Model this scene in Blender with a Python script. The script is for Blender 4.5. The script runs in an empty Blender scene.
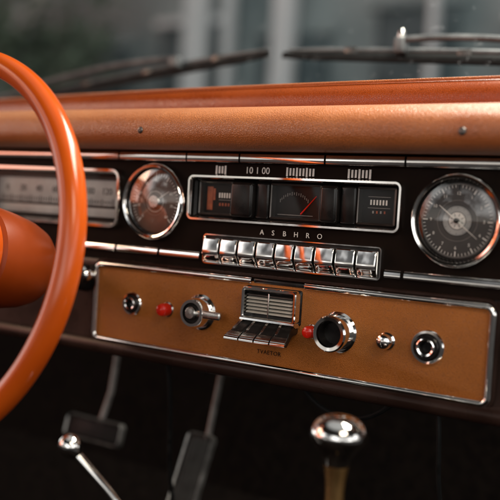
import bpy, bmesh, math, random
from mathutils import Vector, Matrix
random.seed(7)
S=bpy.context.scene
S.view_settings.view_transform='Standard'; S.view_settings.look='None'; S.view_settings.exposure=0
COL=bpy.context.collection
R=math.radians
# ------------------------------------------------------------ materials
def newmat(name):
    m=bpy.data.materials.new(name); m.use_nodes=True
    nt=m.node_tree; b=nt.nodes["Principled BSDF"]; return m,nt,b
def setv(b,**k):
    for a,v in k.items(): b.inputs[a.replace("_"," ")].default_value=v
def noise(nt,scale,detail=4,rough=.5):
    tc=nt.nodes.new("ShaderNodeTexCoord"); n=nt.nodes.new("ShaderNodeTexNoise")
    n.inputs["Scale"].default_value=scale; n.inputs["Detail"].default_value=detail; n.inputs["Roughness"].default_value=rough
    nt.links.new(tc.outputs["Object"],n.inputs[0])
    return n
def ramp(nt,src,stops):
    r=nt.nodes.new("ShaderNodeValToRGB"); e=r.color_ramp.elements
    e[0].position,e[0].color=stops[0][0],(*stops[0][1],1); e[1].position,e[1].color=stops[-1][0],(*stops[-1][1],1)
    for p,c in stops[1:-1]:
        x=e.new(p); x.color=(*c,1)
    nt.links.new(src,r.inputs[0]); return r
def bump(nt,b,src,strength,dist=.001):
    bp=nt.nodes.new("ShaderNodeBump"); bp.inputs["Strength"].default_value=strength; bp.inputs["Distance"].default_value=dist
    nt.links.new(src,bp.inputs["Height"]); nt.links.new(bp.outputs[0],b.inputs["Normal"])
def surf(name,c1,c2,rough=(.4,.5),scale=30,metal=0,bs=0,bscale=400,coat=0,spec=.5,bd=.0005):
    m,nt,b=newmat(name); n=noise(nt,scale)
    r=ramp(nt,n.outputs[0],[(.3,c1),(.7,c2)]); nt.links.new(r.outputs[0],b.inputs["Base Color"])
    rr=ramp(nt,n.outputs[0],[(.3,(rough[0],)*3),(.7,(rough[1],)*3)]); nt.links.new(rr.outputs[0],b.inputs["Roughness"])
    setv(b,Metallic=metal,Coat_Weight=coat,Coat_Roughness=.08,Specular_IOR_Level=spec)
    if bs:
        n2=noise(nt,bscale,3); bump(nt,b,n2.outputs[0],bs,bd)
    return m
def leather(name,c1,c2,rough,gs=520,bs=.6,spec=.5,sheen=0):
    m,nt,b=newmat(name); n=noise(nt,14,5)
    r=ramp(nt,n.outputs[0],[(.3,c1),(.7,c2)])
    tc=nt.nodes.new("ShaderNodeTexCoord"); v=nt.nodes.new("ShaderNodeTexVoronoi"); v.feature='DISTANCE_TO_EDGE'; v.inputs["Scale"].default_value=gs
    nt.links.new(tc.outputs["Object"],v.inputs[0])
    vr=ramp(nt,v.outputs["Distance"],[(0,(.5,.5,.5)),(.12,(1,1,1))])
    mx=nt.nodes.new("ShaderNodeMix"); mx.data_type='RGBA'; mx.blend_type='MULTIPLY'; mx.inputs[0].default_value=.75
    nt.links.new(r.outputs[0],mx.inputs[6]); nt.links.new(vr.outputs[0],mx.inputs[7]); nt.links.new(mx.outputs[2],b.inputs["Base Color"])
    n3=noise(nt,22,5); r3=ramp(nt,n3.outputs[0],[(.3,(rough-.05,)*3),(.7,(rough+.08,)*3)]); nt.links.new(r3.outputs[0],b.inputs["Roughness"])
    setv(b,Specular_IOR_Level=spec,Sheen_Weight=sheen,Sheen_Roughness=.35,Sheen_Tint=(1,.80,.58,1))
    bump(nt,b,v.outputs["Distance"],bs,.0012)
    return m
M={}
M['chrome']=surf("chrome",(.88,.86,.83),(.93,.92,.90),(.05,.12),60,1,.04,90)
M['chrome_soft']=surf("brushed_chrome",(.6,.58,.55),(.72,.7,.67),(.2,.32),80,1,.08,500)
M['steel_dark']=surf("dark_steel",(.10,.09,.085),(.18,.165,.155),(.3,.45),40,.9,.1,300)
M['wiper_steel']=surf("weathered_wiper_steel",(.10,.105,.11),(.18,.185,.19),(.4,.55),40,.4,.1,300)
M['pedal_steel']=surf("worn_pedal_steel",(.24,.23,.22),(.42,.40,.38),(.3,.45),60,.9,.1,300)
M['pad']=leather("padded_orange_leather",(.40,.105,.020),(.50,.150,.032),.40,430,.7,1.0,.30)
M['ledge']=leather("ledge_orange_leather",(.27,.046,.004),(.34,.064,.007),.27,500,.3,.7)
M['panel']=leather("panel_tan_leather",(.33,.098,.011),(.44,.138,.018),.46,600,.6,.35)
M['fascia']=surf("dark_fascia_paint",(.0070,.0040,.0030),(.012,.007,.005),(.38,.50),25,0,.15,700,spec=.05)
M['lip']=surf("brown_metal_lip",(.024,.012,.009),(.04,.021,.016),(.22,.32),20,.3,.1,500,spec=.3)
M['wheel']=surf("glossy_orange_bakelite",(.52,.074,.005),(.63,.102,.008),(.15,.24),12,0,.06,60,spec=.5)
M['column']=surf("burnt_orange_enamel",(.22,.031,.003),(.30,.045,.005),(.30,.42),16,0,.1,300,spec=.3)
M['black']=surf("black_plastic",(.007,.006,.006),(.015,.013,.012),(.16,.28),60,0,.1,600,spec=.3)
M['rubber']=surf("black_rubber",(.004,.004,.004),(.010,.010,.010),(.5,.7),60,spec=.2)
M['rib_rubber']=surf("worn_grey_rubber",(.025,.024,.023),(.05,.048,.046),(.5,.7),60,spec=.2)
M['cream']=surf("cream_grey_slats",(.42,.40,.35),(.55,.52,.46),(.25,.4),60)
M['dial_brown']=surf("smoky_dial",(.06,.034,.024),(.12,.070,.048),(.4,.55),30)
M['dial_dark']=surf("charcoal_dial",(.035,.032,.030),(.06,.055,.052),(.4,.55),30)
M['window_dark']=surf("dark_display",(.007,.006,.006),(.014,.012,.011),(.3,.4),30,spec=.1)
M['dial_grey']=surf("grey_scale_strip",(.28,.285,.28),(.42,.425,.415),(.4,.55),30)
M['white']=surf("ivory_print",(.74,.72,.67),(.84,.81,.76),(.5,.6),100)
M['print_dim']=surf("dim_print",(.24,.22,.20),(.32,.30,.28),(.5,.6),100)
M['print_dark']=surf("faded_dark_print",(.03,.028,.026),(.06,.056,.052),(.5,.6),100)
M['orange_tint']=surf("amber_window",(.22,.035,.008),(.42,.095,.025),(.3,.4),160)  # plain orange tint for the display marks
M['red']=surf("red_plastic",(.60,.008,.004),(.74,.020,.008),(.07,.13),50,0,0,400,coat=.5,spec=.6)
M['brass']=surf("warm_copper_brass",(.92,.50,.18),(.97,.60,.25),(.16,.28),50,.95,.05,200)
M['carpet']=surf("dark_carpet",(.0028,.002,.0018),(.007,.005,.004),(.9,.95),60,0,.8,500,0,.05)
M['asphalt']=surf("asphalt",(.04,.04,.042),(.065,.065,.065),(.8,.9),3)
M['stone']=surf("blue_grey_render_wall",(.17,.225,.235),(.40,.46,.46),(.8,.9),.9)
M['pale']=surf("pale_stone",(.84,.87,.88),(.90,.91,.91),(.7,.8),3)
M['winglass']=surf("dark_shop_glass",(.05,.08,.088),(.16,.20,.21),(.5,.6),2,spec=.2)
M['bark']=surf("bark",(.05,.035,.025),(.09,.07,.05),(.8,.9),8)
M['leaf']=surf("foliage",(.09,.14,.10),(.20,.26,.18),(.7,.8),2)
def glassmat(name,f0,rough,tint=(1,1,1),dirt=0):
    m=bpy.data.materials.new(name); m.use_nodes=True; nt=m.node_tree; nt.nodes.clear()
    o=nt.nodes.new("ShaderNodeOutputMaterial"); t=nt.nodes.new("ShaderNodeBsdfTransparent"); g=nt.nodes.new("ShaderNodeBsdfGlossy")
    t.inputs[0].default_value=(*tint,1); g.inputs["Roughness"].default_value=rough
    mx=nt.nodes.new("ShaderNodeMixShader"); lw=nt.nodes.new("ShaderNodeLayerWeight"); lw.inputs[0].default_value=.5
    p=nt.nodes.new("ShaderNodeMath"); p.operation='POWER'; p.inputs[1].default_value=4.5; nt.links.new(lw.outputs["Facing"],p.inputs[0])
    ad=nt.nodes.new("ShaderNodeMath"); ad.operation='ADD'; ad.inputs[1].default_value=f0; ad.use_clamp=True; nt.links.new(p.outputs[0],ad.inputs[0])
    nt.links.new(ad.outputs[0],mx.inputs[0]); nt.links.new(t.outputs[0],mx.inputs[1]); nt.links.new(g.outputs[0],mx.inputs[2])
    last=mx
    if dirt:
        df=nt.nodes.new("ShaderNodeBsdfDiffuse"); df.inputs[0].default_value=(.7,.75,.8,1)
        n=noise(nt,60,8,.75); r=ramp(nt,n.outputs[0],[(.60,(0,0,0)),(.72,(dirt,)*3)])
        m2=nt.nodes.new("ShaderNodeMixShader"); nt.links.new(r.outputs[0],m2.inputs[0]); nt.links.new(mx.outputs[0],m2.inputs[1]); nt.links.new(df.outputs[0],m2.inputs[2]); last=m2
    nt.links.new(last.outputs[0],o.inputs[0]); return m
M['glass']=glassmat("gauge_glass",.09,.03)
M['glass_warm']=glassmat("smoky_gauge_glass",.17,.04)
M['glass_thin']=glassmat("thin_window_glass",.012,.03)
M['screen']=glassmat("windscreen_glass",.0,.05,(.96,.99,1),.16)
# ------------------------------------------------------------ builder
ORG={}
class B:
    def __init__(s): s.bm=bmesh.new(); s.mats=[]
    def mi(s,k):
        if k not in s.mats: s.mats.append(k)
        return s.mats.index(k)
    def grid(s,rows,k,closeu=False,closev=False):
        mi=s.mi(k); V=[[s.bm.verts.new(p) for p in r] for r in rows]
        nu=len(V); nv=len(V[0])
        for i in range(nu if closeu else nu-1):
            for j in range(nv if closev else nv-1):
                a=[V[i][j],V[(i+1)%nu][j],V[(i+1)%nu][(j+1)%nv],V[i][(j+1)%nv]]
                try: f=s.bm.faces.new(a); f.material_index=mi
                except ValueError: pass
        return V
    def cap(s,vs,k):
        try: f=s.bm.faces.new(vs); f.material_index=s.mi(k)
        except ValueError: pass
    def box(s,c,size,k,bev=0,seg=2,rot=None):
        mi=s.mi(k); t=bmesh.new(); bmesh.ops.create_cube(t,size=1)
        bmesh.ops.scale(t,vec=size,verts=t.verts)
        if bev: bmesh.ops.bevel(t,geom=list(t.edges),offset=bev,segments=seg,affect='EDGES',profile=.5)
        if rot is not None: bmesh.ops.transform(t,matrix=rot,verts=t.verts)
        bmesh.ops.translate(t,vec=c,verts=t.verts)
        for f in t.faces: f.material_index=mi
        me=bpy.data.meshes.new("tmp"); t.to_mesh(me); t.free(); s.bm.from_mesh(me); bpy.data.meshes.remove(me)
    def lathe(s,o,prof,k,ax=(0,-1,0),seg=48,capend=True):
        ax=Vector(ax).normalized(); a=ax.orthogonal().normalized(); b=ax.cross(a); o=Vector(o)
        rows=[]
        for (r,h) in prof:
            rows.append([o+ax*h+(a*math.cos(2*math.pi*i/seg)+b*math.sin(2*math.pi*i/seg))*r for i in range(seg)])
        V=s.grid(rows,k,closev=True)
        if capend and prof[-1][0]>1e-6: s.cap(V[-1],k)
        if capend and prof[0][0]>1e-6 : s.cap(V[0][::-1],k)
        return V
    def tube(s,pts,rad,k,seg=12,closed=False,flat=None,up=None):
        pts=[Vector(p) for p in pts]; n=len(pts); rows=[]
        pa=None
        for i,p in enumerate(pts):
            if closed: t=(pts[(i+1)%n]-pts[i-1]).normalized()
            else: t=(pts[min(i+1,n-1)]-pts[max(i-1,0)]).normalized()
            if up is not None: a=t.cross(Vector(up)).normalized()
            else:
                if pa is None: pa=t.orthogonal().normalized()
                a=(pa-t*pa.dot(t)).normalized(); pa=a
            b=t.cross(a); r=rad[i] if isinstance(rad,(list,tuple)) else rad
            fl=flat or 1
            rows.append([p+(a*math.cos(2*math.pi*j/seg)+b*math.sin(2*math.pi*j/seg)*fl)*r for j in range(seg)])
        V=s.grid(rows,k,closeu=closed,closev=True)
        if not closed: s.cap(V[0][::-1],k); s.cap(V[-1],k)
    def sweepx(s,prof,xs,k,dy=lambda x:0,closed=True):
        rows=[[(x,y+dy(x),z) for (y,z) in prof] for x in xs]
        V=s.grid(rows,k,closev=closed)
        if closed: s.cap(V[0],k); s.cap(V[-1][::-1],k)
    def loops(s,cx,cz,w,h,rad,prof,k,n=6,closed=True,front=False):
        rows=[]
        for (o,y) in prof:
            rows.append([(cx+px,y,cz+pz) for px,pz in rr(w+2*o,h+2*o,max(rad+o,.0002),n)])
        V=s.grid(rows,k,closeu=closed,closev=True)
        if front: s.cap(V[-1],k)
        return V
    def text(s,body,loc,size,k,align='CENTER',rotz=0,space=1,ext=.0002):
        mi=s.mi(k); cu=bpy.data.curves.new("tx",'FONT'); cu.body=body; cu.size=size; cu.extrude=ext; cu.align_x=align; cu.align_y='CENTER'; cu.space_character=space; cu.resolution_u=3
        ob=bpy.data.objects.new("tx",cu); COL.objects.link(ob); bpy.context.view_layer.update()
        me=bpy.data.meshes.new_from_object(ob.evaluated_get(bpy.context.evaluated_depsgraph_get()))
        me.transform(Matrix.Translation(loc)@Matrix.Rotation(rotz,4,'Y')@Matrix.Rotation(R(90),4,'X'))
        me.materials.clear()
        k0=len(s.bm.faces); s.bm.from_mesh(me); s.bm.faces.ensure_lookup_table()
        for f in s.bm.faces[k0:]: f.material_index=mi
        bpy.data.objects.remove(ob); bpy.data.curves.remove(cu); bpy.data.meshes.remove(me)
    def done(s,name,parent=None,label=None,cat=None,kind=None,group=None,origin=None,ang=32,rn=True):
        if rn: bmesh.ops.recalc_face_normals(s.bm,faces=s.bm.faces)
        me=bpy.data.meshes.new(name); s.bm.to_mesh(me); s.bm.free()
        for k in s.mats: me.materials.append(M[k])
        me.polygons.foreach_set("use_smooth",[True]*len(me.polygons)); me.set_sharp_from_angle(angle=R(ang))
        co=[v.co for v in me.vertices]
        if origin is None:
            origin=Vector([ (min(c[i] for c in co)+max(c[i] for c in co))/2 for i in range(3)])
        origin=Vector(origin); me.transform(Matrix.Translation(-origin))
        ob=bpy.data.objects.new(name,me); COL.objects.link(ob)
        reg(ob,origin,parent,label,cat,kind,group); return ob
def reg(ob,origin,parent,label=None,cat=None,kind=None,group=None):
    origin=Vector(origin); ORG[ob.name]=origin
    if parent: ob.parent=parent; ob.location=origin-ORG[parent.name]
    else: ob.location=origin
    if label: ob["label"]=label
    if cat: ob["category"]=cat
    if kind: ob["kind"]=kind
    if group: ob["group"]=group
def empty(name,loc,parent=None,**k):
    ob=bpy.data.objects.new(name,None); ob.empty_display_size=.02; COL.objects.link(ob); reg(ob,loc,parent,**k); return ob
def rr(w,h,r,n=6):
    r=min(r,w/2,h/2); P=[]
    for cx,cz,a0 in ((w/2-r,h/2-r,0),(-w/2+r,h/2-r,90),(-w/2+r,-h/2+r,180),(w/2-r,-h/2+r,270)):
        for i in range(n+1):
            a=R(a0+90*i/n); P.append((cx+r*math.cos(a),cz+r*math.sin(a)))
    return P
def smooth(pts,it=2,closed=True):
    for _ in range(it):
        q=[]; n=len(pts)
        for i in range(n if closed else n-1):
            a,b=pts[i],pts[(i+1)%n]
            q.append((a[0]*.75+b[0]*.25,a[1]*.75+b[1]*.25)); q.append((a[0]*.25+b[0]*.75,a[1]*.25+b[1]*.75))
        pts=q
    return pts
# ------------------------------------------------------------ DASHBOARD
dash=empty("dashboard",(0,0,-.15),label="vintage car dashboard with orange leather padding and chrome trim",cat="dashboard")
xs=[-.75+i*.05 for i in range(28)]
b=B(); b.sweepx(smooth([(.03,.1145),(-.026,.1135),(-.040,.1135),(-.051,.119),(-.057,.131),(-.053,.147),(-.037,.159),(-.016,.1645),(.02,.165),(.035,.16)]),xs,'pad')
b.done("dashboard_pad",dash,label="rounded grained orange leather crash pad")
b=B(); bow=lambda x:.09*(x-.25)**2
b.sweepx(smooth([(.03,.13),(.034,.160),(.030,.180),(.040,.197),(.065,.201),(.10,.198),(.20,.18),(.20,.13)]),xs,'ledge',bow)
b.done("windscreen_ledge",dash,label="glossy dark orange ledge below the windscreen")
b=B(); b.tube([(x,.0425+bow(x),.1985) for x in xs],.0016,'pad',8); b.done("ledge_highlight",dash,label="thin amber highlight modelled along the ledge edge")  # lit edge of the ledge, built as a tube in brighter leather colour
for x,z in ((-.128,.133),(.262,.132),(.52,.133)):
    b=B(); b.lathe((x,-.0550,z),[(.004,0),(.004,.001),(.003,.0022),(.0012,.0026),(.0001,.0022)],'steel_dark',seg=20); b.done("pad_screw",dash)
b=B(); cuts=[-.75,-.452,-.205,-.086,.182,.6]; zc=[-.028,.019,.035,.081,.083,.118]
holes=[(-.452,-.205,.019,.083),(-.086,.182,.035,.081)]
for i in range(5):
    for j in range(5):
        x0,x1,z0,z1=cuts[i],cuts[i+1],zc[j],zc[j+1]; cx,cz=(x0+x1)/2,(z0+z1)/2
        if any(h[0]<cx<h[1] and h[2]<cz<h[3] for h in holes): continue
        b.grid([[(x0,0,z0),(x0,0,z1)],[(x1,0,z0),(x1,0,z1)]],'fascia')
bmesh.ops.remove_doubles(b.bm,verts=b.bm.verts,dist=1e-5)
b.done("fascia_panel",dash,rn=True)
b=B(); b.sweepx(smooth([(0,-.0281),(-.002,-.032),(-.003,-.05),(-.004,-.13),(-.008,-.134),(-.011,-.140),(-.010,-.148),(-.004,-.152),(.03,-.153),(.12,-.14),(.12,-.0281)],1),xs,'lip')
b.done("lower_valance",dash,label="dark brown painted metal lower edge")
def strip(x0,x1,z0,z1,name="chrome_strip",d=.006,top=False):
    h=z1-z0
    if top: pf=[(0,z0),(-d*.85,z0),(-d*.96,z0+.0004),(-d,z0+.0014),(-d-.0001,z0+h*.5),(-d,z1-.0016),(-d*.95,z1-.0004),(-d*.8,z1),(0,z1)]
    else:
        pf=smooth([(0,z0),(-d*.75,z0+.0003),(-d,z0+h*.18),(-d*.80,z0+h*.85),(-d*.5,z1-.0002),(0,z1)],2,False); pf=[(0,z0)]+pf+[(0,z1)]
    b=B(); b.sweepx(pf,[x0,x1],'chrome'); b.done(name,dash,ang=50)
sb=[-.60,-.4335,-.271,-.200,-.093,-.0165,.095,.1885,.30,.45]
for a,c in zip(sb,sb[1:]): strip(a+.0012,c-.0012,.1005,.1110,d=.009,top=True)
for a,c in ((-.30,-.202),(-.200,-.132),(-.130,-.068),(.1705,.1905),(.1925,.32),(.322,.42)): strip(a+.001,c-.001,-.0170,-.0070)
# ---- speedometer cluster
cl=empty("instrument_cluster",(-.327,0,.051),dash,label="wide strip speedometer in a chrome frame")
cx,cz,w,h=-.3275,.051,.250,.066
b=B(); b.loops(cx,cz,w,h,.008,[(-.001,.001),(-.001,-.006),(.001,-.009),(.0045,-.009),(.006,-.005),(.006,.001)],'chrome'); b.done("bezel",cl)
b=B(); b.loops(cx,cz,w-.002,h-.002,.007,[(0,0),(-.004,.022)],'dial_dark',closed=False,front=True); b.done("housing",cl)
b=B(); b.box((cx,.012,.057),(.230,.004,.034),'dial_grey',.001); b.box((cx,.011,.031),(.225,.004,.012),'dial_grey',.001)
for i in range(45): b.box((cx-.105+i*.00477,.0097,.045),(.0012,.0008,.004 if i%4 else .008),'print_dark')
for i,t in enumerate(("0","20","40","60","80","100","120")): b.text(t,(cx-.095+i*.0315,.0096,.059),.0125,'print_dark')
b.done("speed_scale",cl)
b=B(); b.box((cx+.02,.008,.055),(.0016,.001,.03),'red'); b.done("needle",cl)
b=B(); b.loops(cx,cz,w-.002,h-.002,.007,[(0,-.002)],'glass_thin',closed=False,front=True); b.done("cover_glass",cl)
# ---- round gauges
def gauge(cx,cz,r,kind,label):
    g=empty("round_gauge",(cx,0,cz),dash,label=label)
    b=B(); b.lathe((cx,0,cz),[(r,-.001),(r+.0004,.006),(r-.001,.010),(r-.003,.012),(r-.0055,.011),(r-.007,.008),(r-.0072,.004)],'chrome',capend=False,seg=72); b.done("bezel",g)
    b=B(); b.lathe((cx,0,cz),[(r-.0071,.009),(r-.0095,.003)],'black',capend=False,seg=72); b.done("inner_ring",g)
    dm='dial_brown' if kind=='l' else 'dial_dark'
    b=B(); b.lathe((cx,0,cz),[(r-.0085,-.0005),(r-.0085,.0028),(.0001,.0028)],dm,seg=72); b.done("dial",g)
    b=B(); y=-.0031; ri=r-.012
    def ringat(r0,r1,mat,a0=0,a1=360,yy=y,n=60,ox=0,oz=0):
        rows=[[(cx+ox+q*math.sin(R(a0+(a1-a0)*i/n)),yy,cz+oz+q*math.cos(R(a0+(a1-a0)*i/n))) for q in (r0,r1)] for i in range(n+1)]
        b.grid(rows,mat)
    def tick(a,r0,r1,wd,mat,yy=y):
        d=Vector((math.sin(R(a)),0,math.cos(R(a)))); n=Vector((d.z,0,-d.x))*wd/2; c=Vector((cx,yy,cz))
        b.grid([[c+d*r0-n,c+d*r0+n],[c+d*r1-n,c+d*r1+n]],mat)
    if kind=='l':
        for i in range(41): tick(-135+i*6.75,ri-(.006 if i%5==0 else .0032),ri,.0008 if i%5 else .0015,'white')
        for i,t in enumerate(("0","10","20","30","40","50","60","70","80")):
            a=R(-135+i*33.75); b.text(t,(cx+(ri-.0095)*math.sin(a),y-.0001,cz+(ri-.0095)*math.cos(a)),.0050,'white')
        ringat(.0125,.0130,'white'); ringat(.017,.0173,'print_dim')
    else:
        ringat(ri+.0005,ri+.001,'print_dim')
        for i in range(61): tick(i*6,ri-(.005 if i%5==0 else .0028),ri,.0006 if i%5 else .0012,'white')
        for i in range(1,13):
            a=R(i*30); b.text(str(i),(cx+(ri-.0085)*math.sin(a),y-.0001,cz+(ri-.0085)*math.cos(a)),.0046,'white')
        ringat(.0,.0085,'white',yy=y-.0002); ringat(.0092,.0150,'dial_grey',yy=y-.0002); ringat(.0150,.0156,'black',yy=y-.0003); ringat(.0205,.0208,'print_dim')
        for i in range(48): tick(i*7.5,.0125 if i%4==0 else .0138,.0150,.0004,'print_dark',y-.0004)
        for i in range(8): tick(i*45+20,.0045,.0075,.0006,'print_dark',y-.0004)
    b.done("dial_marks",g,rn=False)
    def hand(a,l,wd,mat,yy):
        b=B(); d=Vector((math.sin(R(a)),0,math.cos(R(a)))); c=Vector((cx,yy,cz))
        b.tube([c-d*l*.25,c,c+d*l],[wd,wd*.9,wd*.3],mat,seg=8,flat=.4,up=(0,1,0)); b.done("needle",g)
    if kind=='l': hand(60,.026,.0010,'white',-.0048); 
    else: hand(-52,.024,.0010,'white',-.0050); hand(128,.028,.0007,'white',-.0058)
    b=B(); b.lathe((cx,0,cz),[(.009,.003),(.009,.0055),(.0075,.0068),(.0001,.007)] if kind=='l' else [(.0026,.003),(.0026,.007),(.0001,.0075)],'chrome_soft' if kind=='l' else 'black',seg=32); b.done("needle_hub",g)
    b=B(); b.lathe((cx,0,cz),[(r-.0072,.0070),(r*.6,.0100),(r*.3,.0116),(.0001,.0121)],'glass_warm' if kind=='l' else 'glass',seg=64,capend=False); b.done("cover_glass",g)
gauge(-.142,.050,.048,'l',"smoky round gauge with chrome bezel")
gauge(.2455,.048,.048,'r',"charcoal round clock with chrome bezel")
# ---- radio
ra=empty("car_radio",(.048,0,.058),dash,label="chrome framed radio with three dark windows")
cx,cz,w,h=.048,.058,.270,.049
b=B(); b.loops(cx,cz,w,h,.005,[(-.0015,.002),(-.0015,-.005),(0,-.0075),(.0022,-.0075),(.0035,-.004),(.0035,.001)],'chrome'); b.done("bezel",ra)
b=B(); b.loops(cx,cz,w-.002,h-.002,.004,[(0,.001),(-.0035,.004),(-.0035,.018)],'black',closed=False,front=True); b.done("housing",ra)
def win(x0,x1,z0,z1,mat,fr='steel_dark'):
    c=((x0+x1)/2,(z0+z1)/2); W=x1-x0; H=z1-z0
    b=B(); b.loops(c[0],c[1],W,H,.002,[(0,.017),(0,.001),(-.0012,.0),(-.0022,.001),(-.0028,.010)],fr,closed=False); b.loops(c[0],c[1],W-.005,H-.005,.001,[(0,.0095),(-.001,.0095)],mat,closed=False,front=True)
    b.done("display_window",ra)
    b=B(); b.grid([[(x0+.001,.0015,z0+.001),(x0+.001,.0015,z1-.001)],[(x1-.001,.0015,z0+.001),(x1-.001,.0015,z1-.001)]],'glass_thin'); b.done("window_glass",ra)
win(-.078,-.0295,.038,.0785,'window_dark'); win(.0225,.0885,.038,.0785,'window_dark'); win(.132,.177,.038,.0785,'window_dark')
b=B(); y=.0090
b.box((-.067,y,.058),(.008,.0004,.028),'orange_tint'); b.box((-.061,y,.063),(.003,.0005,.014),'orange_tint')
for i in range(5): b.box((-.053+i*.0036,y-.0004,.062),(.0020,.0003,.006),'white')
for i in range(4): b.box((-.052+i*.0042,y-.0004,.051),(.0024,.0003,.0035),'orange_tint')
b.box((-.045,y-.0004,.0565),(.018,.0003,.0005),'print_dim'); b.done("scale_marks",ra)
b=B()
for i in range(15):
    a=R(-50+i*7); b.box((.050+.024*math.sin(a),y-.0002,.044+.024*math.cos(a)),(.0005,.0003,.0025 if i%2 else .004),'print_dim')
b.box((.052,y-.0002,.0435),(.046,.0003,.0006),'print_dim'); b.done("scale_marks",ra)
b=B()
for i in range(6): b.box((.145+i*.0036,y-.0002,.0625),(.0019,.0003,.0055),'white')
for i in range(4): b.box((.148+i*.0045,y-.0002,.052),(.0018,.0003,.0028),'orange_tint' if i%2 else 'print_dim')
b.box((.1545,y-.0002,.0565),(.026,.0003,.0005),'print_dim'); b.box((.1545,y-.0002,.0685),(.026,.0003,.0005),'print_dim')
b.done("scale_marks",ra)
b=B(); b.tube([(.060,.0075,.045),(.079,.0075,.066)],[.0009,.0005],'red',seg=8); b.done("needle",ra)
def knobblock(x0,x1,xm):
    b=B(); b.box(((x0+xm)/2,.0035,.0577),(xm-x0,.0230,.0415),'black',.0045,5)
    b.box(((xm+x1)/2+.0004,.0085,.0577),(x1-xm-.0004,.0180,.0415),'black',.0025,3)
    b.done("tuning_block",ra)
knobblock(-.0280,.0210,.0030); knobblock(.0900,.1310,.1120)
for x0,n in ((-.053,4),(.044,9),(.121,7)):
    b=B()
    for i in range(n): b.box((x0+i*.0042,-.0008,.0920),(.0021,.001,.0085 if i%3 else .010),'white')
    b.done("scale_print",dash)
b=B(); b.text("10 1 00",(.0045,-.0012,.0920),.0110,'white',space=1.0); b.done("scale_print",dash)
b=B()
for i,c in enumerate("ASBHRO"): b.text(c,(.0155+i*.0150,-.0012,.0215),.0082,'white')
b.done("fascia_lettering",dash,label="small ivory capital letters printed on fascia")
# ---- push buttons
pr=empty("push_button_row",(.051,0,-.0025),dash,label="row of nine chrome piano key push buttons")
b=B(); b.loops(.051,-.0025,.2285,.033,.003,[(-.0008,.0),(-.0008,-.003),(.0,-.004),(.0012,-.004),(.0018,-.002),(.0018,.0005)],'chrome')
b.loops(.051,-.0025,.2285,.033,.003,[(0,-.0006),(-.001,-.0006)],'black',closed=False,front=True); b.done("button_frame",pr)
pitch=.0252
src=None
for i in range(9):
    x=.051+(i-4)*pitch
    if src is None:
        prof=[(0,.0128),(-.0070,.0128),(-.0084,.0125),(-.0092,.0115),(-.0102,.006),(-.0112,-.001),(-.0116,-.0045),(-.0112,-.0062),(-.0098,-.0072),(-.0062,-.0125),(-.0052,-.0148),(-.0035,-.0162),(0,-.0165)]
        b=B()
        wds=[(-.0114,.80),(-.0110,.93),(-.0100,1),(-.005,1.02),(0,1.03),(.005,1.02),(.0100,1),(.0110,.93),(.0114,.80)]
        rows=[[(x+dx,y*s,-.0022+z*(.94+.06*min(s,1))) for y,z in prof] for dx,s in wds]
        V=b.grid(rows,'chrome',closev=True); b.cap(V[0],'chrome'); b.cap(V[-1][::-1],'chrome')
        src=b.done("push_button",pr,ang=28)
    else:
        o=src.copy(); COL.objects.link(o); o.location.x=src.location.x+i*pitch; o.rotation_euler=(R(random.uniform(-1.3,1.3)),0,R(random.uniform(-1,1)))
# ---- control panel
cp=empty("control_panel",(.031,0,-.0825),dash,label="tan leather control panel with chrome border")
b=B(); b.loops(.031,-.0825,.512,.091,.006,[(.0015,.0),(.0015,-.0050),(0,-.0058)],'panel',closed=False,front=True); b.done("leather_insert",cp)
b=B(); b.loops(.031,-.0825,.524,.1035,.011,[(0,0),(0,-.0065),(.0008,-.0075),(.003,-.0075),(.004,-.006),(.004,0)],'lip'); b.done("outer_rim",cp)
def trim(pts,r,name="chrome_border"):
    b=B(); b.tube(pts,r,'chrome',seg=14,flat=.85,up=(0,1,0)); b.done(name,cp)
L,Rr,T,Bt=-.228,.290,-.0345,-.1310; q=.008; yy=-.0075
P=[(.010,yy,T)]
for i in range(9): a=R(90+90*i/8); P.append((L+q+q*math.cos(a),yy,T-q+q*math.sin(a)))
for i in range(9): a=R(180+90*i/8); P.append((L+q+q*math.cos(a),yy,Bt+q+q*math.sin(a)))
for i in range(9): a=R(270+90*i/8); P.append((Rr-q+q*math.cos(a),yy,Bt+q+q*math.sin(a)))
for i in range(9): a=R(0+90*i/8); P.append((Rr-q+q*math.cos(a),yy,T-q+q*math.sin(a)))
P.append((.080,yy,T)); trim(P,.0036)
b=B(); b.box((.045,-.004,-.0345),(.066,.006,.005),'black',.001); b.done("border_bridge",cp)
def plainknob(x,z,prof,name="control_knob",label=None,seg=48,extra=None):
    b=B()
    for pr_,k in prof: b.lathe((x,0,z),pr_,k,seg=seg,capend=False)
    if extra: extra(b)
    b.done(name,cp,label=label)
Y0=.0058
def sock(x,z,r,d,label):
    plainknob(x,z,[([(r,Y0),(r,Y0+d*.4),(r*.93,Y0+d*.6),(r*.80,Y0+d*.62),(r*.76,Y0+d*.5)],'chrome'),
      ([(r*.76,Y0+d*.5),(r*.74,Y0+d*.9),(r*.68,Y0+d),(r*.56,Y0+d)],'black'),
      ([(r*.56,Y0+d),(r*.54,Y0+d*1.15),(r*.48,Y0+d*1.2),(r*.38,Y0+d*1.12),(r*.35,Y0+d*.8)],'chrome'),
      ([(r*.35,Y0+d*.8),(r*.30,Y0+d*.3),(.0001,Y0+d*.3)],'black')],label=label)
sock(-.166,-.0805,.0150,.007,"small chrome ringed black switch")
sock(.2255,-.0825,.0180,.008,"chrome ringed black switch")
def redlamp(x,z,r,l,label):
    plainknob(x,z,[([(r*1.15,Y0),(r*1.15,Y0+.002),(r,Y0+.003)],'chrome'),([(r,Y0+.003),(r,Y0+l*.8),(r*.85,Y0+l*.95),(r*.5,Y0+l*1.02),(.0001,Y0+l*1.04)],'red')],"warning_lamp",label)
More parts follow.
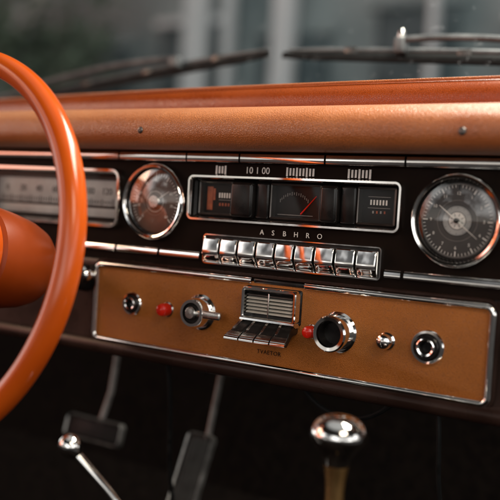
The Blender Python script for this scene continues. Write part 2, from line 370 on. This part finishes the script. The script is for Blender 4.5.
redlamp(-.110,-.0815,.0080,.016,"red warning lamp in a thin chrome ring")
redlamp(.0915,-.0835,.0070,.014,"red push lamp beside the large knob")
def lev(b):
    b.box((-.037,-.024,-.079),(.036,.007,.0095),'chrome_soft',.0025,3)
plainknob(-.059,-.079,[([(.0215,Y0),(.0215,Y0+.003),(.019,Y0+.005),(.0165,Y0+.005)],'chrome'),([(.0165,Y0+.005),(.0176,Y0+.010),(.0174,Y0+.019),(.0158,Y0+.0225),(.0125,Y0+.0225)],'chrome'),
   ([(.0125,Y0+.0225),(.0115,Y0+.020),(.008,Y0+.020)],'black'),([(.008,Y0+.020),(.0076,Y0+.024),(.006,Y0+.0252),(.0001,Y0+.0255)],'chrome_soft')],"control_knob","chrome rotary knob with side lever",extra=lev)
plainknob(.124,-.080,[([(.0225,Y0),(.0225,Y0+.004),(.0205,Y0+.006),(.018,Y0+.006)],'chrome'),([(.018,Y0+.006),(.0178,Y0+.018),(.0185,Y0+.019)],'chrome'),
  ([(.0185,Y0+.019),(.0195,Y0+.0205),(.0195,Y0+.024),(.0180,Y0+.026),(.0145,Y0+.0255),(.0135,Y0+.023)],'chrome'),([(.0135,Y0+.023),(.0115,Y0+.012),(.0001,Y0+.012)],'black')],"control_knob","large black barrel knob with chrome rings")
plainknob(.181,-.082,[([(.0092,Y0),(.0092,Y0+.003),(.0070,Y0+.004),(.006,Y0+.006)],'chrome'),([(.006,Y0+.006),(.0080,Y0+.008),(.0085,Y0+.010),(.0072,Y0+.013),(.0038,Y0+.0148),(.0001,Y0+.015)],'chrome')],"control_knob","small chrome stud knob")
b=B(); b.lathe((-.240,0,-.050),[(.012,-.02),(.012,.003),(.009,.005),(.009,.016),(.0115,.018),(.0115,.024),(.009,.027),(.0001,.028)],'chrome'); b.done("control_knob",dash,label="small round chrome knob below the instruments")
# ---- vent unit
vt=empty("heater_vent",(.040,0,-.075),cp,label="chrome framed louvred heater vent with four flared keys")
b=B(); b.loops(.0395,-.0600,.074,.040,.003,[(0,-.005),(0,-.0066),(-.0005,-.007)],'black',closed=False,front=True); b.done("backing_plate",vt)
b=B(); b.loops(.0395,-.0595,.066,.032,.002,[(-.001,-.006),(-.001,-.018),(0,-.0195),(.0018,-.0195),(.0028,-.018),(.0028,-.006)],'chrome')
b.loops(.0395,-.0595,.066,.032,.002,[(-.0008,-.0075),(-.002,-.0075)],'black',closed=False,front=True); b.done("housing",vt)
for i in range(6):
    z=-.0490-i*.0040
    b=B(); b.sweepx([(-.0095,z+.0014),(-.0150,z+.0004),(-.0160,z-.0003),(-.0160,z-.0013),(-.0095,z-.0002)],[.0095,.0695],'cream' if i else 'steel_dark'); b.done("vent_louvre",vt)
b=B(); b.box((.0395,-.0165,-.0600),(.0016,.0020,.027),'chrome_soft',.0004); b.done("louvre_divider",vt)
b=B(); b.sweepx([(-.007,-.0765),(-.020,-.0765),(-.0205,-.0785),(-.016,-.0815),(-.007,-.0815)],[.004,.075],'chrome'); b.done("shelf",vt)
pf=smooth([(-.007,-.080),(-.019,-.0790),(-.030,-.0862),(-.0405,-.0940),(-.043,-.0975),(-.039,-.1000),(-.030,-.0955),(-.018,-.088),(-.007,-.088)],2)
fan=lambda y:1+max(0,(-y-.019))*6.5
lipf=smooth([(-.0350,-.0895),(-.0412,-.0935),(-.0452,-.0965),(-.0452,-.1005),(-.0412,-.0975)],1)
for i in range(4):
    x=.0395+(i-1.5)*.0172
    b=B()
    def X(xx,yv): return .0395+(xx-.0395)*fan(yv)
    wd=[(-.0083,.0012),(-.0074,.0002),(-.005,0),(-.0025,.0005),(0,0),(.0025,.0005),(.005,0),(.0074,.0002),(.0083,.0012)]
    rows=[[(X(x+dx,yv),yv,zv-dz) for yv,zv in pf] for dx,dz in wd]
    V=b.grid(rows,'black',closev=True); b.cap(V[0],'black'); b.cap(V[-1][::-1],'black')
    rows=[[(X(x+dx,yv),yv,zv) for yv,zv in lipf] for dx in (-.0078,.0078)]
    V=b.grid(rows,'chrome',closev=True); b.cap(V[0],'chrome'); b.cap(V[-1][::-1],'chrome')
    rows=[[(X(x+dx,yv),yv,zv) for yv,zv in [(-.0185,-.0783),(-.0195,-.0780),(-.0330,-.0878),(-.0325,-.0890)]] for dx in (-.0076,-.0046)]
    V=b.grid(rows,'chrome',closev=True); b.cap(V[0],'chrome'); b.cap(V[-1][::-1],'chrome')
    b.done("vent_key",vt,ang=40)
b=B(); b.text("TVAETOR",(.0375,-.0062,-.1150),.0068,'black',space=1.1); b.done("vent_lettering",vt)
for pts in ([(-.16,.06,-.15),(-.15,.08,-.24),(-.19,.10,-.33),(-.22,.2,-.45)],[(.22,.05,-.15),(.24,.03,-.22),(.20,.08,-.27),(.26,.12,-.40)],[(.02,.09,-.15),(.05,.08,-.20),(.12,.09,-.22),(.17,.08,-.15)]):
    b=B(); PP=[Vector(p) for p in pts]; Q=[]
    for i in range(17):
        t=i/16; a=PP[0].lerp(PP[1],t); c=PP[1].lerp(PP[2],t); e=PP[2].lerp(PP[3],t); Q.append(a.lerp(c,t).lerp(c.lerp(e,t),t))
    b.tube(Q,.003,'rubber',8); b.done("cable",dash)
# ------------------------------------------------------------ STEERING WHEEL
t=R(10); WC=Vector((-.252,-.25,-.012)); RW=.208
ex=Vector((1,0,0)); ey=Vector((0,math.sin(t),math.cos(t))); ax=Vector((0,math.cos(t),-math.sin(t)))
sw=empty("steering_wheel",WC,label="glossy burnt orange steering wheel with thin rim",cat="steering wheel")
b=B(); seg=160; rows=[]
for i in range(seg):
    a=2*math.pi*i/seg; rd=ex*math.cos(a)+ey*math.sin(a); row=[]
    for j in range(24):
        f=2*math.pi*j/24; g=.0132*(1-.05*max(0,math.cos(3*f)))
        row.append(WC+rd*(RW+g*math.cos(f))+ax*(g*1.05*math.sin(f)))
    rows.append(row)
b.grid(rows,'wheel',closeu=True,closev=True); b.done("rim",sw)
for an in (148,212):
    a=R(an); rd=ex*math.cos(a)+ey*math.sin(a)
    b=B(); b.tube([WC+ax*.03+rd*.03,WC+ax*.025+rd*.10,WC+rd*(RW-.008)],[.014,.011,.010],'wheel',16,flat=.5,up=ax); b.done("spoke",sw)
b=B(); b.lathe(WC,[(.0001,-.012),(.02,-.011),(.038,-.004),(.050,.012),(.056,.03),(.0585,.044),(.0585,.052),(.055,.056)],'wheel',ax=ax,seg=64,capend=False); b.done("hub",sw)
b=B(); b.lathe(WC,[(.052,.054),(.0585,.060),(.0595,.075),(.0575,.10),(.0535,.128),(.048,.145),(.041,.155),(.032,.160),(.024,.162)],'column',ax=ax,seg=64); b.done("column_shroud",sw,label="burnt orange tapered steering column cover")
b=B(); b.lathe(WC,[(.018,.16),(.018,.30)],'black',ax=ax,seg=32); b.done("column_shaft",sw)
# ------------------------------------------------------------ gear lever, hand lever
gx,gy,gz=.200,-.15,-.155
gl=empty("gear_lever",(gx,gy,-.45),label="gear lever with domed polished chrome knob on brass stem",cat="gear lever")
b=B(); b.lathe((gx,gy,gz),smooth([(.0001,.0225),(.012,.0220),(.0215,.0165),(.0262,.0075),(.0258,.0020),(.0222,-.0035),(.0168,-.010),(.0130,-.017),(.0112,-.025)],2,False),'chrome',ax=(0,0,1),seg=64); b.done("knob",gl)
b=B(); b.lathe((gx,gy,gz),[(.0114,-.0228),(.0110,-.026),(.0096,-.034),(.0086,-.046),(.0084,-.12),(.0105,-.30)],'brass',ax=(0,0,1),seg=40); b.done("stem",gl)
hl=empty("hand_lever",(.09,-.19,-.44),label="thin chrome lever with small ball tip",cat="lever")
b=B(); b.lathe((-.030,-.25,-.186),[(.0001,.0115),(.005,.0105),(.009,.007),(.0112,.001),(.0105,-.004),(.0075,-.009),(.0055,-.012)],'chrome',ax=(-.55,-.3,.75),seg=40); b.done("knob",hl)
b=B(); b.tube([(-.0255,-.247,-.193),(.003,-.235,-.222),(.02,-.225,-.245),(.05,-.2,-.32),(.09,-.19,-.44)],[.0052,.0045,.0048,.006,.007],'chrome',16); b.done("stem",hl)
# ------------------------------------------------------------ pedals
def pedal(cx,cy,cz,w,h,arm,label,tilt,ribs=0):
    p=empty("pedal",(cx,cy,cz),label=label,cat="pedal",group="foot pedals under the dashboard")
    rot=Matrix.Rotation(R(tilt),4,'X')
    b=B(); b.box((0,0,0),(w-.010,.008,h-.010),'rib_rubber' if ribs else 'rubber',.002,2)
    for i in range(ribs): b.box((-(w-.018)/2+i*(w-.018)/(ribs-1),-.0050,0),(.0028,.004,h-.020),'rib_rubber',.0008,1)
    bmesh.ops.transform(b.bm,matrix=Matrix.Translation((cx,cy,cz))@rot,verts=b.bm.verts); b.done("rubber_pad",p)
    b=B(); b.loops(0,0,w,h,.008,[(-.0032,.005),(-.0032,-.006),(-.001,-.008),(.0005,-.004),(.0005,.005)],'pedal_steel')
    bmesh.ops.transform(b.bm,matrix=Matrix.Translation((cx,cy,cz))@rot,verts=b.bm.verts); b.done("pad_frame",p)
    b=B(); b.tube([(cx,cy+.01,cz),(cx+arm*.3,cy+.03,cz+.06),(cx+arm,cy+.04,cz+.22)],.005,'steel_dark',10,flat=.5); b.done("pedal_arm",p)
pedal(-.405,.2,-.327,.118,.038,.02,"wide brake pedal with light metal outline",-15)
pedal(-.208,.2,-.36,.048,.13,.03,"tall narrow ribbed accelerator pedal with metal frame",-25,5)
# ------------------------------------------------------------ footwell
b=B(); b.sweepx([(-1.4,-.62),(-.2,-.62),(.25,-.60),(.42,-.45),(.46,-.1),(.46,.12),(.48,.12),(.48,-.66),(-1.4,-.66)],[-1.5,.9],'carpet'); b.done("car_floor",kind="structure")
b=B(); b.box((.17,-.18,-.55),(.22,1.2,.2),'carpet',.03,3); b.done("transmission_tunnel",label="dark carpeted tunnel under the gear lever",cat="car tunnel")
# ------------------------------------------------------------ windscreen & wipers
b=B(); rows=[]
for i in range(13):
    x=-1.0+i*.15; rows.append([(x,.235+.10*k+.14*(x-.1)**2,.17+.165*k) for k in (0,1,2,3,4)])
b.grid(rows,'screen'); b.done("windscreen",label="clear slightly dusty curved windscreen",cat="windscreen",rn=False)
def bez(pts,n=12):
    Q=[]; P_=[Vector(p) for p in pts]
    for i in range(n+1):
        t=i/n; w=list(P_)
        while len(w)>1: w=[w[k].lerp(w[k+1],t) for k in range(len(w)-1)]
        Q.append(w[0])
    return Q
def wiper(p0,p1,arm,label,ar):
    p0,p1=Vector(p0),Vector(p1); d=(p1-p0); L=d.length; dn=d.normalized(); up=Vector((0,.35,.94)); up=(up-dn*up.dot(dn)).normalized()
    wp=empty("windscreen_wiper",(p0+p1)/2,label=label,cat="windscreen wiper",group="windscreen wipers")
    b=B(); b.tube([p0+d*i/10+up*(-.006) for i in range(11)],[.003]+[.0045]*9+[.003],'rubber',12,flat=1.9,up=up); b.done("blade",wp)
    b=B(); b.tube([p0+d*(.01+.985*i/10)+up*(.003+.004*math.sin(math.pi*i/10)) for i in range(11)],[.0015]+[.0042]*9+[.0015],'wiper_steel',10,up=up)
    for s_ in (.2,.5,.8): b.box(p0+d*s_+up*.002,(.02,.009,.014),'steel_dark',.001)
    b.done("blade_holder",wp)
    b=B(); b.tube(bez(arm),ar,'wiper_steel',8); b.done("arm",wp)
    b=B(); b.lathe(Vector(arm[-1])+Vector((0,.012,0)),[(.012,0),(.012,.012),(.009,.018),(.0001,.020)],'wiper_steel',ax=(0,-.5,.85),seg=24); b.done("pivot",wp)
wiper((-.76,.41,.262),(-.205,.35,.307),[(-.40,.362,.304),(-.52,.368,.308),(-.72,.375,.292),(-1.0,.39,.215)],"dark wiper blade resting low on the windscreen glass",.0060)
wiper((-.178,.35,.304),(.42,.345,.262),[(.03,.333,.308),(.13,.33,.310),(.30,.33,.296),(.50,.33,.22)],"dark wiper blade with bright arm and centre joint",.0050)
wq=bpy.data.objects["windscreen_wiper"]
b=B(); b.box((-.405,.360,.298),(.022,.016,.020),'wiper_steel',.004,3); b.done("arm_joint",wq)
wq=bpy.data.objects["windscreen_wiper.001"]
b=B(); b.box((.028,.336,.300),(.018,.018,.024),'wiper_steel',.004,3); b.lathe((.028,.336,.310),[(.006,0),(.006,.01),(.004,.014),(.0001,.015)],'chrome_soft',ax=(0,0,1),seg=20); b.done("arm_joint",wq)
# ------------------------------------------------------------ street outside
b=B(); b.grid([[(-60,-60,-.9),(-60,80,-.9)],[(60,-60,-.9),(60,80,-.9)]],'asphalt'); b.done("ground",kind="structure",rn=False)
bl=empty("street_building",(-6,11,-.9),label="grey rendered street building with tall shop windows",cat="building")
b=B(); b.box((-6,11.5,3.1),(20,1,8),'stone',.02); b.done("wall",bl)
for i in range(9):
    x=-14.5+i*2.05
    b=B(); b.box((x,10.96,1.4+.3*(i%2)),(1.25,.1,3.0),'winglass',.01); b.box((x,10.90,2.9+.3*(i%2)),(1.45,.12,.12),'pale' if i%3==0 else 'stone',.01); b.done("window",bl)
for x,wd in ((-8.05,.42),(-7.4,.12),(-6.35,.34),(-3.9,.10)):
    b=B(); b.box((x,10.7,1.6),(wd,.25,5.0),'pale',.03); b.done("pillar",bl)
tr=empty("tree",(-10.8,8.6,-.9),label="dark leafy street tree beside the building",cat="tree")
b=B(); b.tube([(-10.8,8.6,-.9),(-10.75,8.6,.6),(-10.9,8.5,2.2),(-10.7,8.6,3.6)],[.22,.17,.13,.05],'bark',10)
for i in range(7):
    a=i*.9; b.tube([(-10.85,8.55,1.2+.25*i),(-10.85+.7*math.cos(a),8.55+.7*math.sin(a),1.9+.3*i),(-10.85+1.2*math.cos(a),8.55+1.2*math.sin(a),2.3+.3*i)],[.07,.045,.02],'bark',6)
b.done("trunk",tr)
b=B(); mi=b.mi('leaf')
for c in range(75):
    a=random.uniform(0,6.28); rad=random.uniform(.2,2.1); cc=Vector((-10.6+rad*math.cos(a),8.6+rad*math.sin(a)*.8,random.uniform(.8,4.6)))
    for l in range(70):
        p=cc+Vector([random.gauss(0,.24) for _ in range(3)]); n=Vector([random.gauss(0,1) for _ in range(3)]).normalized(); u_=n.orthogonal()*random.uniform(.05,.09); v_=n.cross(u_)*.6
        f=b.bm.faces.new([b.bm.verts.new(p+u_),b.bm.verts.new(p+v_),b.bm.verts.new(p-u_),b.bm.verts.new(p-v_)]); f.material_index=mi
b.done("crown",tr,rn=False)
# ------------------------------------------------------------ world (made-up cabin surroundings, shaped for reflections in chrome and glass)
W=bpy.data.worlds.new("World"); S.world=W; W.use_nodes=True; nt=W.node_tree; bg=nt.nodes["Background"]
tc=nt.nodes.new("ShaderNodeTexCoord"); sp=nt.nodes.new("ShaderNodeSeparateXYZ"); nt.links.new(tc.outputs["Generated"],sp.inputs[0])
mr=nt.nodes.new("ShaderNodeMapRange"); mr.inputs[1].default_value=-1; mr.inputs[2].default_value=1; nt.links.new(sp.outputs[2],mr.inputs[0])
base=ramp(nt,mr.outputs[0],[(0,(.002,.0015,.0015)),(.33,(.006,.003,.002)),(.39,(.22,.075,.02)),(.465,(.26,.09,.028)),(.498,(.25,.17,.12)),(.51,(1.25,1.15,1.02)),(.56,(1.0,.95,.88)),(.59,(.12,.12,.12)),(.68,(.10,.10,.10)),(.74,(.016,.014,.012)),(.90,(.016,.014,.012)),(.94,(.6,.60,.58)),(1,(.7,.70,.68))])  # bright horizon band added so the chrome strips reflect it
wb=ramp(nt,mr.outputs[0],[(.49,(0,0,0)),(.505,(1,1,1)),(.68,(1,1,1)),(.72,(0,0,0))])
n=nt.nodes.new("ShaderNodeTexNoise"); n.inputs["Scale"].default_value=2.6; n.inputs["Detail"].default_value=3; nt.links.new(tc.outputs["Generated"],n.inputs[0])
nr=ramp(nt,n.outputs[0],[(.46,(.02,.02,.022)),(.50,(1.1,1.1,1.1)),(.62,(4.4,4.35,4.2))])
m1=nt.nodes.new("ShaderNodeMix"); m1.data_type='RGBA'; m1.blend_type='MULTIPLY'; m1.inputs[0].default_value=1
nt.links.new(wb.outputs[0],m1.inputs[6]); nt.links.new(nr.outputs[0],m1.inputs[7])
m2=nt.nodes.new("ShaderNodeMix"); m2.data_type='RGBA'; m2.blend_type='ADD'; m2.inputs[0].default_value=1
nt.links.new(base.outputs[0],m2.inputs[6]); nt.links.new(m1.outputs[2],m2.inputs[7])
dt=nt.nodes.new("ShaderNodeVectorMath"); dt.operation='DOT_PRODUCT'; dt.inputs[1].default_value=Vector((-.84,-.50,.20)).normalized(); nt.links.new(tc.outputs["Generated"],dt.inputs[0])
orr=ramp(nt,dt.outputs["Value"],[(.94,(0,0,0)),(.98,(3.0,.48,.06))])  # added orange spot, gives the left gauge glass its orange reflection
m3=nt.nodes.new("ShaderNodeMix"); m3.data_type='RGBA'; m3.blend_type='ADD'; m3.inputs[0].default_value=1
nt.links.new(m2.outputs[2],m3.inputs[6]); nt.links.new(orr.outputs[0],m3.inputs[7]); nt.links.new(m3.outputs[2],bg.inputs[0]); bg.inputs[1].default_value=.58
# ------------------------------------------------------------ lamps
def area(loc,tgt,sx,sy,e,col):
    l=bpy.data.lights.new("lamp",'AREA'); l.shape='RECTANGLE'; l.size=sx; l.size_y=sy; l.energy=e; l.color=col
    o=bpy.data.objects.new("soft_light",l); COL.objects.link(o); o.location=loc; o.rotation_euler=(Vector(tgt)-Vector(loc)).to_track_quat('-Z','Y').to_euler()
area((.38,.22,.85),(.16,0,.14),.9,.30,23,(1,.93,.80))
area((1.1,-.9,.9),(.1,0,0),.6,.4,5.5,(1,.86,.68))
area((-1.2,-.7,.55),(-.1,-.1,0),.4,.3,2.2,(1,.74,.5))
# ------------------------------------------------------------ camera
f=850.;th=math.atan(850/1350);ph=math.atan(39/850);ro=0.06
d=Vector((-math.sin(th)*math.cos(ph),math.cos(th)*math.cos(ph),-math.sin(ph)))
r=Vector((math.cos(th),math.sin(th),0));u=r.cross(d)
r2=r*math.cos(ro)+u*math.sin(ro);u2=u*math.cos(ro)-r*math.sin(ro)
ca=bpy.data.cameras.new("camera"); co=bpy.data.objects.new("camera",ca); COL.objects.link(co); S.camera=co
m=Matrix((r2,u2,-d)).transposed().to_4x4(); m.translation=-.99*d; co.matrix_world=m
ca.sensor_width=36; ca.lens=f/500*36; ca.clip_start=.02; ca.clip_end=300
ca.dof.use_dof=True; ca.dof.focus_distance=.94; ca.dof.aperture_fstop=2.6
